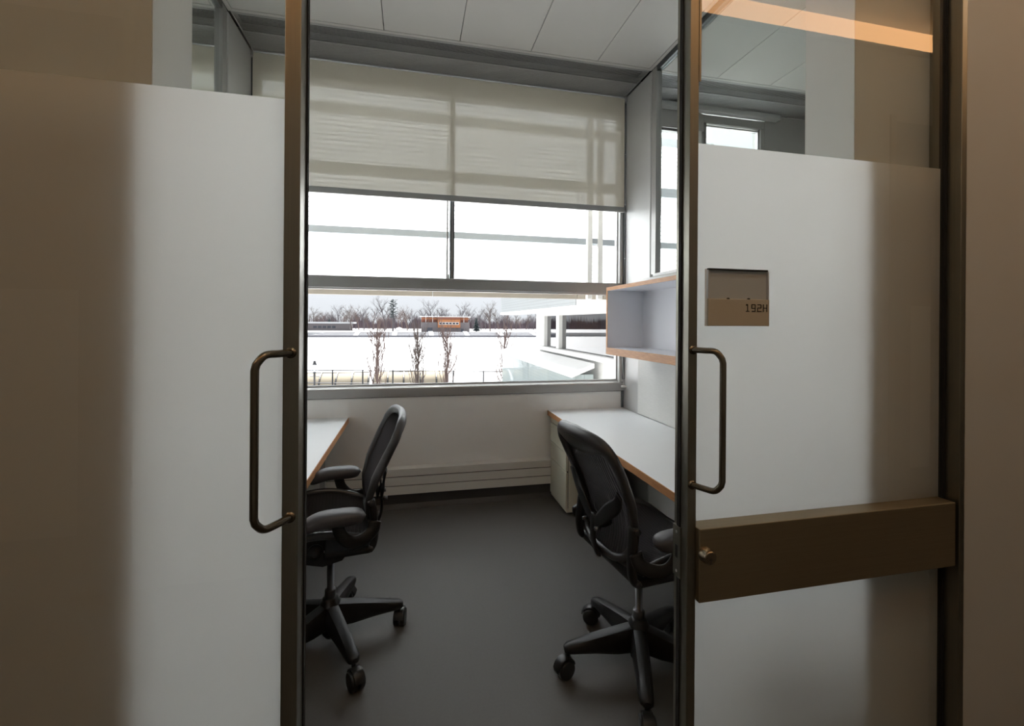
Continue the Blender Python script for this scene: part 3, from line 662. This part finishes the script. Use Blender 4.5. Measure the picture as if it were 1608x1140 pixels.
    # --- lumbar support: yoke of two blades and a cross pad
    for sd in (-1, 1):
        p = spline([back_pt(0.0, 0.655, -0.052), back_pt(sd * 0.045, 0.690, -0.052), back_pt(sd * 0.105, 0.745, -0.046), back_pt(sd * 0.165, 0.795, -0.034), back_pt(sd * 0.192, 0.84, -0.024)], 6)
        k = len(p) - 1
        MB().sweep(p, 0.010, 8, flat=([0.5] * (k + 1), [2.2 + 1.0 * math.sin(math.pi * i / k) for i in range(k + 1)]), up=(1, 0, 0)).build('lumbar_blade', 'chair_plastic', C, True)
        MB().lathe([(0.008, -0.012), (0.008, 0.012)], tuple(back_pt(sd * 0.05, 0.66, -0.066)), 10, 'x').build('adjuster', 'chair_metal', C, True)
    p = spline([back_pt(0.0, 0.70, -0.050), back_pt(0.0, 0.64, -0.056), back_pt(0.0, 0.58, -0.040), back_pt(0.0, 0.525, -0.005)], 6)
    MB().sweep(p, 0.012, 8, flat=(0.6, 1.9), up=(1, 0, 0)).build('lumbar_stem', 'chair_plastic', C, True)
    v = []; f = []; n = 16
    for i in range(n + 1):
        l = -0.10 + 0.20 * i / n; a = abs(l) / 0.10; hm = 0.672 + 0.05 * a * a
        for h, of in ((hm + 0.026, -0.03), (hm + 0.026, -0.038), (hm - 0.026, -0.038), (hm - 0.026, -0.03)): v.append(back_pt(l, h, of))
    for i in range(n):
        for k in range(4): f.append((i * 4 + k, i * 4 + (k + 1) % 4, (i + 1) * 4 + (k + 1) % 4, (i + 1) * 4 + k))
    f += [(0, 1, 2, 3), tuple(n * 4 + k for k in (3, 2, 1, 0))]
    obj('lumbar_pad', v, f, 'chair_plastic', C, True)
    # --- side uprights, arms
    for sd in (-1, 1):
        y = sd * 0.207
        p = spline([(-0.02, y * 0.98, 0.508), (-0.12, y, 0.506), (-0.170, y, 0.515), (-0.182, y, 0.58), (-0.176, y * 0.985, 0.65), (-0.166, y * 0.96, 0.715)], 6); k = len(p) - 1
        MB().sweep(p, [0.018 + 0.006 * (i / k) for i in range(k + 1)], 10, flat=(1.15, 0.75), up=(0, 1, 0)).build('upright', 'chair_plastic', C, True)
        MB().lathe([(0.012, 0.0), (0.012, sd * 0.028)], (-0.166, y * 0.96, 0.708), 12, 'y').build('pivot_cap', 'chair_frame', C, True)
        MB().lathe([(0.012, 0.0), (0.012, sd * 0.026)], (-0.165, y, 0.515), 12, 'y').build('pivot_cap', 'chair_frame', C, True)
        ya = sd * 0.262
        p = spline([(-0.180, y + sd * 0.022, 0.635), (-0.168, ya - sd * 0.02, 0.596), (-0.125, ya, 0.576), (-0.080, ya + sd * 0.018, 0.584), (-0.045, ya + sd * 0.022, 0.620), (-0.028, ya + sd * 0.022, 0.675)], 6); k = len(p) - 1
        MB().sweep(p, [0.024 - 0.003 * (i / k) for i in range(k + 1)], 10, flat=(0.55, 1.15), up=(0, 1, 0)).build('arm_support', 'chair_plastic', C, True)
        # pad: lofted rounded bar drooping to the front
        v = []; f = []; n = 14; m_ = 16
        for i in range(m_ + 1):
            t = i / m_; x = -0.142 + 0.258 * t; dz = -0.030 * max(0, (t - 0.55) / 0.45) ** 2 + 0.004 * math.sin(math.pi * t)
            e = (1 - abs(2 * t - 1) ** 5) ** 0.5 if 0 < t < 1 else 0.02
            wd = (0.051 - 0.006 * t) * max(e, 0.02); hh = 0.030 * max(e, 0.02)
            for j in range(n):
                a = 2 * math.pi * j / n; cs, sn = math.cos(a), math.sin(a)
                v.append(Vector((x, sd * 0.290 + wd * math.copysign(abs(cs) ** 0.7, cs), 0.690 + dz + hh * math.copysign(abs(sn) ** 0.75, sn))))
        for i in range(m_):
            for j in range(n): f.append((i * n + j, i * n + (j + 1) % n, (i + 1) * n + (j + 1) % n, (i + 1) * n + j))
        f += [tuple(range(n))[::-1], tuple(m_ * n + j for j in range(n))]
        obj('arm_pad', v, f, 'arm_pad', C, True)
    return C
chair('black mesh office chair facing the left desk, seen from the side', (-0.362, 2.205, 0), R(188), R(8), [R(80), R(160), R(200), R(270), R(-60)])
chair('black mesh office chair facing the right desk, back towards the door', (0.967, 1.770, 0), R(7), R(31), [R(100), R(150), R(200), R(250), R(300)])

# ================================================================== OUTSIDE
G = -4.0
tag(obj('ground', [(-400, 4.0, G), (400, 4.0, G), (400, 700, G), (-400, 700, G), (-400, 4.0, G - 0.5), (400, 4.0, G - 0.5), (400, 700, G - 0.5), (-400, 700, G - 0.5)],
        [(0, 1, 2, 3), (7, 6, 5, 4), (0, 4, 5, 1), (1, 5, 6, 2), (2, 6, 7, 3), (3, 7, 4, 0)], 'snow'), 'wide field covered in white snow', 'snow field', kind='structure')
# facade below the windows
tag(box('wall_facade', 'white_ext', None, GX0 - 0.1, GX1 + 0.1, YB + 0.16, YB + 0.25, G, 0.885), 'outer facade wall below the windows', 'wall', kind='structure')

# sun screen outside our windows
sc = tag(empty('sun_screen', (0, 4.60, 0)), 'white fritted glass sun screen with grey rails outside the upper window', 'sun screen')
xs = [-6.0, -4.45, -2.9, -1.35, 0.20, 1.75, 2.05, 2.70, 3.4]
for z0, z1 in ((1.815, 2.374), (2.374, 2.97), (2.97, 3.545), (3.545, 4.2)):
    for a, b in zip(xs[:-1], xs[1:]): box('screen_panel', 'screen_glass', sc, a + 0.002, b - 0.002, 0.0, 0.012, z0 + 0.001, z1 - 0.001)
for z0, z1 in ((2.340, 2.408), (2.920, 3.022), (3.498, 3.590)): bbox('rail', 'screen_rail', sc, -6.0, 3.4, -0.045, -0.004, z0, z1, r=0.003, seg=1)
for a, b in zip(xs[:-1], xs[1:]): box('fascia_panel', 'tan_fascia', sc, a + 0.003, b - 0.003, -0.01, 0.03, 1.752, 1.813)
for x in (1.826, 1.945): bbox('post', 'white_ext', sc, x, x + 0.055, -0.11, -0.05, 1.75, 4.2, r=0.006)
bbox('bracket', 'screen_rail', sc, 1.881, 1.945, -0.09, -0.06, 2.345, 2.405, r=0.003, seg=1)

def wing_screen():
    s = tag(empty('wing_sun_screen', (2.40, 6.36, 0)), 'white fritted screen hung along the building wing on the right', 'sun screen')
    ys = [0.0, 1.45, 2.9, 4.35, 5.8]
    for a, b in zip(ys[:-1], ys[1:]): box('screen_panel', 'wing_screen_glass', s, 0.0, 0.012, a + 0.003, b - 0.003, 1.760, 2.6)
    bbox('bottom_channel', 'white_ext', s, -0.02, 0.05, 0.0, 5.8, 1.705, 1.758, r=0.004, seg=1)
    bbox('end_panel', 'white_ext', s, 0.012, 0.39, 0.0, 0.03, 1.78, 2.6, r=0.004, seg=1)
    box('soffit', 'white_ext', s, 0.05, 0.39, 0.0, 5.8, 1.705, 1.735)
wing_screen()
wg = tag(empty('building_wing', (2.82, 5.4, 0)), 'white building wing with tall panes projecting on the right', 'building')
yE = 4.55
box('roof_slab', 'white_ext', wg, -0.02, 3.2, 0.0, yE, 1.64, 2.55)
box('lower_wall', 'white_ext', wg, 0.05, 3.2, 0.0, yE, G, 0.90)
bbox('sill', 'white_ext', wg, -0.07, 0.06, 0.0, yE, 0.905, 0.985, r=0.006, seg=1)
for a, b in ((yE - 0.62, yE), (yE - 1.62, yE - 1.46), (0.0, 0.12)): bbox('column', 'white_ext', wg, -0.03, 0.22, a, b, 0.985, 1.64, r=0.006, seg=1)
for a, b in ((yE - 1.46, yE - 0.62), (0.12, yE - 1.62)): box('pane', 'wing_glass', wg, 0.05, 0.06, a, b, 0.985, 1.64)
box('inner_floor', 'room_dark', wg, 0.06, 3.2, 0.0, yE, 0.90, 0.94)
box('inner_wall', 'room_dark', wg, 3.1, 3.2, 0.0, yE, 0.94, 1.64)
box('inner_end', 'white_ext', wg, 0.22, 3.2, yE - 0.05, yE, 0.94, 1.64)
lg = tag(empty('light_shelf', (2.38, 6.45, 0)), 'sloping white ledge roof with fritted glass sides along the wing', 'roof ledge')
for i in range(4):
    a, b = i * 1.4, (i + 1) * 1.4
    MB().prism([(0.0, 0.655), (0.0, 0.725), (0.365, 0.870), (0.365, 0.80)], 'y', a + 0.002, b - 0.002).build('roof_panel', 'white_ext', lg)
    box('side_pane', 'frit_wall', lg, 0.045, 0.057, a + 0.004, b - 0.004, -3.99, 0.668)
for i in range(2): box('end_pane', 'frit_wall', lg, 0.06 + i * 0.15, 0.207 + i * 0.15, 0.02, 0.032, -3.99, 0.70)
bbox('end_rail', 'black_iron', lg, 0.06, 0.36, 0.0, 0.02, 0.585, 0.592, r=0.002, seg=1)

# fence, lamp, canopies ---------------------------------------------
def lerp(a, b, t): return a + (b - a) * t
fa, fb = Vector((-7.04, 32.9)), Vector((5.87, 30.0)); fd = fb - fa
fn = tag(empty('iron_fence', (fa.x, fa.y, G)), 'thin black railing fence along the near edge of the snow field', 'fence')
def fp(t, z): q = fd * t; return Vector((q.x, q.y, z))
for z in (2.15, 1.28, 0.3): MB().sweep([fp(-0.35, z), fp(1.15, z)], 0.036, 6).build('rail', 'black_iron', fn)
pm = None
for i in range(-3, 9):
    t = 0.135 + 0.156 * i
    if pm is None: ob = MB().sweep([(0, 0, 0), (0, 0, 2.2)], 0.05, 6).build('post', 'black_iron', fn); pm = ob.data
    else: ob = bpy.data.objects.new('post', pm); COL.objects.link(ob); ob.parent = fn
    ob.location = fp(t, 0)
lp = tag(empty('lamp_post', (-4.76, 24.0, G)), 'black post lamp with a glass lantern near the railing', 'street lamp')
MB().lathe([(0.10, 0.0), (0.10, 0.3), (0.055, 0.45), (0.045, 2.75), (0.06, 2.80), (0.04, 2.86), (0.09, 2.95)], n=12).build('post', 'black_iron', lp, True)
MB().sweep([(-0.22, 0, 2.72), (0.22, 0, 2.72)], 0.014, 6).build('ladder_bar', 'black_iron', lp)
MB().lathe([(0.06, 2.95), (0.155, 3.0), (0.175, 3.15), (0.13, 3.28), (0.07, 3.32)], n=16).build('lantern_glass', 'lamp_glass', lp, True)
MB().lathe([(0.03, 2.96), (0.03, 3.1)], n=8).build('lamp_holder', 'steel_light', lp)
MB().lathe([(0.10, 3.31), (0.11, 3.34), (0.06, 3.42), (0.07, 3.47), (0.03, 3.53)], n=12).build('lantern_cap', 'black_iron', lp, True)

def canopy(x0, x1, label, ribs):
    k = 1.268; x0 *= k; x1 *= k
    c = tag(empty('arched_canopy', ((x0 + x1) / 2, 35.0, G)), label, 'canopy'); cx = (x0 + x1) / 2
    prof = [(0.0, 0.0)] + [(1.7 * (1 - math.cos(a)), 0.45 + 1.12 * math.sin(a)) for a in [R(q) for q in range(0, 81, 10)]]
    n = len(prof)
    v = [(x - cx, y, z) for x in (x0, x1) for y, z in prof]; f = [(i, i + 1, n + i + 1, n + i) for i in range(n - 1)]
    v += [(x - cx, y + 0.02, z - 0.01) for x in (x0, x1) for y, z in prof]; f += [(2 * n + i, 3 * n + i, 3 * n + i + 1, 2 * n + i + 1) for i in range(n - 1)]
    obj('skin', v, f, 'canopy_skin', c, True)
    for x in ribs: MB().sweep([(x * k - cx, y - 0.04, z + 0.03) for y, z in prof], 0.06, 6, up=(1, 0, 0)).build('rib', 'black_iron', c)
    MB().sweep([(x0 - cx, prof[-1][0], prof[-1][1] + 0.02), (x1 - cx, prof[-1][0], prof[-1][1] + 0.02)], 0.03, 6).build('top_rail', 'black_iron', c)
canopy(-8.2, -2.45, 'pale arched canopy with dark hoops left of the bare trees', [-8.0, -7.08, -6.16, -5.25, -4.355, -3.463, -2.53])
canopy(-2.30, 2.15, 'pale arched canopy with dark hoops behind the bare trees', [-2.25, -1.418, -0.483, 0.50, 1.469, 2.12])

# bare trees ---------------------------------------------------------
def grow(rng, mb, p, d, L, r, depth, maxd, spread, upb, kids, n0=4):
    steps = 4; pts = [p.copy()]; rr = [r]; q = p.copy(); dd = d.normalized()
    for i in range(steps):
        dd = (dd + Vector((rng.uniform(-1, 1), rng.uniform(-1, 1), rng.uniform(-.4, 1) * upb)) * 0.16).normalized()
        q = q + dd * (L / steps); pts.append(q.copy()); rr.append(r * (1 - 0.62 * (i + 1) / steps))
    mb.sweep(pts, rr, n0 if depth < 1 else 3, caps=False)
    if depth < maxd:
        for k in range(kids[depth]):
            t = rng.uniform(0.30, 1.0) if depth else rng.uniform(0.34, 1.0)
            i = min(int(t * steps), steps - 1); b = pts[i].lerp(pts[i + 1], t * steps - i)
            a = rng.uniform(0, 2 * math.pi); side = Vector((math.cos(a), math.sin(a), 0))
            nd = (dd * (1 - spread) + side * spread + Vector((0, 0, upb * 0.45))).normalized()
            grow(rng, mb, b, nd, L * rng.uniform(0.42, 0.66) * (1.12 - 0.35 * t), rr[i] * 0.55, depth + 1, maxd, spread, upb, kids)
def tree_meshes(seed, H, r, maxd, spread, upb, kids, m, names=('trunk_and_branches',)):
    rng = random.Random(seed); mb = MB(); grow(rng, mb, Vector((0, 0, 0)), Vector((rng.uniform(-.05, .05), 0, 1)), H * 0.72, r, 0, maxd, spread, upb, kids, 6)
    me = bpy.data.meshes.new('bare_tree'); me.from_pydata([(v.x, v.y, max(0.0, v.z)) for v in mb.v], [], mb.f); me.update(); me.materials.append(MATS[m]); return me
# four columnar trees near the fence
def columnar(seed, H):
    rng = random.Random(seed); mb = MB()
    tr = [Vector((0, 0, 0))]
    for i in range(1, 9): tr.append(Vector((rng.uniform(-.05, .05), rng.uniform(-.05, .05), H * i / 8)))
    mb.sweep(tr, [0.070 * (1 - 0.78 * i / 8) for i in range(9)], 6)
    for k in range(44):
        t = rng.uniform(0.18, 0.85); z = H * t; a = rng.uniform(0, 6.28); L = H * rng.uniform(0.22, 0.48) * (1.15 - t * 0.7)
        o_ = Vector((math.cos(a), math.sin(a), 0)); w_ = rng.uniform(0.20, 0.66)
        base = tr[int(t * 8)].lerp(tr[min(8, int(t * 8) + 1)], t * 8 - int(t * 8))
        p = [base + o_ * (w_ * (1 - (1 - s_) ** 2)) + Vector((rng.uniform(-.03, .03), rng.uniform(-.03, .03), L * s_)) for s_ in (0, 0.2, 0.45, 0.7, 1.0)]
        mb.sweep(p, [0.024, 0.021, 0.018, 0.013, 0.008], 4, caps=False)
        for j in range(4):
            s_ = rng.uniform(0.25, 0.95); b = p[int(s_ * 4)].lerp(p[min(4, int(s_ * 4) + 1)], s_ * 4 - int(s_ * 4)); aa = rng.uniform(0, 6.28)
            e = b + Vector((math.cos(aa) * 0.14, math.sin(aa) * 0.14, L * rng.uniform(0.22, 0.48))); mb.sweep([b, b.lerp(e, .5) + Vector((math.cos(aa) * .03, 0, 0)), e], [0.013, 0.010, 0.007], 3, caps=False)
    return mb
TL = ['bare columnar tree, leftmost of three by the railing', 'bare columnar tree, thin middle one of three by the railing', 'bare columnar tree in front of the press box, right of three', 'bare columnar tree partly hidden by the white ledge roof']
for i, (x, H) in enumerate(((-1.886, 5.5), (0.341, 5.15), (1.996, 5.45), (5.374, 5.3))):
    mb = columnar(11 + i, H); t = tag(mb.build('columnar_tree', 'bark_red' if i != 1 else 'bark', None), TL[i], 'tree', 'bare columnar trees by the railing'); t.location = (x, 26.0, G)

# grandstand ---------------------------------------------------------
gs = tag(empty('grandstand', (0, 163, G)), 'low snow covered grandstand across the far side of the field', 'grandstand')
box('front_wall', 'concrete', gs, -36.5, 70, 0.0, 0.4, 0.0, 0.75)
for i in range(6): box('seating_tier', 'snow' if i % 2 else 'concrete', gs, -34 + i * 0.8, 70, 0.4 + i * 1.5, 1.9 + i * 1.5, 0.0, 0.72 + i * 0.20)
for x in (-20, -7, 6, 19, 32, 45):
    MB().prism([(0.3, 0.0), (0.3, 0.80), (9.4, 2.0), (9.4, 0.0)], 'x', x, x + 1.6).build('stair', 'snow', gs)
box('end_wall', 'concrete', gs, -48, -36.4, 0.5, 9, 0.0, 1.3)
tag(box('snow_bank', 'snow', None, -160, 170, 173.5, 320, G, -2.45), 'raised snowy terrace behind the grandstand', 'snow bank')

# press box ----------------------------------------------------------
pb = tag(empty('press_box', (3.4, 182, -2.45)), 'grey brick press box with orange panel and flat roof behind the stands', 'building')
box('brick_base', 'brick_grey', pb, 0.2, 19.4, 0.0, 6, 0.0, 3.9)
box('open_deck', 'rust_trim', pb, 0.3, 19.0, 1.5, 6, 3.9, 6.0)
for x in (1.8, 4.5, 17.0): MB().box(x, x + 0.16, 0.1, 0.26, 3.9, 6.0).build('deck_post', 'steel_light', pb)
box('deck_rail', 'orange_panel', pb, 0.1, 19.6, 0.05, 0.15, 5.2, 5.45)
op = box('orange_front', 'orange_panel', pb, 6.6, 15.6, -0.5, 1.5, 1.75, 5.05)
box('upper_band', 'rust_trim', pb, 6.6, 15.6, -0.3, 1.5, 5.15, 6.0)
for k in range(6):
    x = 7.15 + k * 1.33 + 0.06 * (k > 3); wn = box('window', 'white_ext', pb, x - 0.12, x + 1.15, -0.56, -0.5, 2.95, 3.95); box('pane', 'dark_glass', wn, x, x + 1.0, -0.60, -0.56, 3.1, 3.8)
for x0, x1, z1 in ((2.3, 4.5, 1.75), (15.9, 17.0, 1.35)): box('doorway', 'dark_glass', pb, x0, x1, -0.05, 0.0, 0.1, z1)
box('roof', 'white_ext', pb, -0.6, 19.9, -1.0, 7, 6.0, 6.3)
tag(pb)
pv = tag(empty('low_pavilion', (-52, 205, -2.45)), 'low pavilion with snowy white roof at the far left of the field', 'building')
box('body', 'brick_grey', pv, 0, 25.5, 1.0, 10, 0, 3.0); box('roof', 'snow', pv, -1, 27, 0, 11, 3.0, 3.7); 
for k in range(5): box('window', 'dark_glass', pv, 10.5 + k * 1.9, 11.9 + k * 1.9, 0.92, 1.0, 1.0, 2.0)
tn = tag(MB().lathe([(1.6, 0.0), (1.55, 0.7), (1.2, 1.3), (0.5, 1.65), (0.02, 1.72)], n=14).build('dome_tent', 'white_ext', None, True), 'small white dome between the trees left of the press box', 'tent'); tn.location = (-5.2, 186, -2.45)

# woodland -----------------------------------------------------------
rng = random.Random(5)
VAR = [tree_meshes(s, 14, 0.34, 3, 0.48, 0.30, (11, 6, 4), m) for s, m in ((1, 'bark_grey'), (2, 'bark'), (3, 'bark_grey'), (4, 'bark_red'))]
def put_tree(me, x, y, s, label, group, rz=0):
    t = bpy.data.objects.new('bare_tree', me); COL.objects.link(t); t.location = (x, y, -2.43); t.scale = (s, s, s); t.rotation_euler = (0, 0, rz); tag(t, label, 'tree', group); return t
def bx(px, Y):   # image column -> x at depth Y (for laying the tree line out)
    r = (px - 804) / 702.2; return Y * (r * 0.976 + 0.2176) / (0.976 - 0.2176 * r)
SPEC = [(604, 194, 1.02, 2, 'tall dark bare tree beside the pine'), (676, 205, 0.98, 0, 'broad bare tree rising above the press box roof'), (770, 196, 0.92, 1, 'lone bare tree with open fork right of the press box'),
        (727, 205, 0.92, 2, 'bare tree just right of the press box'), (553, 205, 0.78, 1, 'rounded bare tree above the left treeline'), (572, 205, 0.76, 2, 'upright bare tree between the left rounded tree and the pine'), (640, 205, 0.80, 3, 'slender bare tree between the pine and press box')]
for px, Y, s, k, lab in SPEC: put_tree(VAR[k], bx(px, Y), Y, s, lab, None, rng.uniform(0, 6))
ZONE = ((548, 'small bare tree in the woods above the low pavilion', 'bare trees behind the pavilion'), (655, 'small bare tree in the woods between pavilion and press box', 'bare trees between pavilion and press box'),
        (745, 'small bare tree in the woods just behind the press box', 'bare trees behind the press box'), (2000, 'small bare tree in the woods right of the press box', 'bare trees right of the press box'))
for i in range(60):
    Y = 222 + 8.6 * (i * 2 % 5) + rng.uniform(-1, 1); px = 462 + 410 * (i + rng.uniform(-.3, .3)) / 60
    zn = [z_ for z_ in ZONE if px < z_[0]][0]
    put_tree(VAR[rng.randrange(4)], bx(px, Y), Y, rng.uniform(0.52, 0.84), zn[1], zn[2], rng.uniform(0, 6))
mb = MB()
for i in range(16000):
    x = rng.uniform(-150, 105); y = rng.uniform(268, 300); h = rng.uniform(3.0, 9.4) * (0.75 + 0.25 * math.sin(x * 0.35) + 0.15 * math.sin(x * 0.9)); w_ = rng.uniform(0.06, 0.22)
    lx = rng.uniform(-.5, .5)
    mb.add([(x - w_, y, 0), (x + w_, y + 0.1, 0), (x, y + 0.2, 0), (x + lx, y, h)], [(0, 1, 3), (1, 2, 3), (2, 0, 3)])
ug = tag(mb.build('undergrowth', 'wood_haze', None), 'dense purple brown brush of the far woodland edge', 'brush', kind='stuff'); ug.location = (0, 0, -2.45)
# pine and dark conifers
def conifer(seed, H, kind, loc, label):
    rng = random.Random(seed); t = tag(empty('pine_tree' if kind else 'conifer', loc), label, 'tree')
    MB().sweep([(0, 0, 0), (0.1, 0, H * 0.5), (0, 0, H)], [0.38, 0.26, 0.06], 7).build('trunk', 'bark_grey', t)
    mb = MB(); n = 16 if kind else 26
    for i in range(n):
        z = H * ((0.42 if kind else 0.08) + (0.57 if kind else 0.9) * i / n) + rng.uniform(-.2, .2); a = rng.uniform(0, 6.28)
        L = (rng.uniform(1.3, 2.6) if kind else 0.30 * (H - z) + 0.3)
        for q in range(3 if kind else 5):
            aa = a + q * 2.1 + rng.uniform(-.4, .4); d_ = Vector((math.cos(aa), math.sin(aa), 0)); l_ = L * rng.uniform(0.7, 1.1)
            p = [Vector((0, 0, z)) + d_ * (l_ * s_) + Vector((0, 0, 0.25 * l_ * s_ * (1 if kind else -0.6))) for s_ in (0, 0.35, 0.7, 1.0)]
            mb.sweep(p, [0.06, 0.34 if kind else 0.3, 0.42 if kind else 0.26, 0.08], 5, flat=(0.42 if kind else 0.9, 1.3), up=(0, 0, 1))
    mb.build('needles', 'needles', t)
conifer(3, 13.4, True, (bx(617, 192), 192, -2.43), 'tall dark pine with layered flat branches above the treeline')
conifer(4, 7.0, False, (bx(700, 198), 198, -2.43), 'dark conifer behind the press box roof')
conifer(5, 6.0, False, (bx(748, 190), 190, -2.43), 'dark conifer right of the press box')
conifer(6, 5.2, False, (bx(517, 220), 220, -2.43), 'dark conifer above the low pavilion')
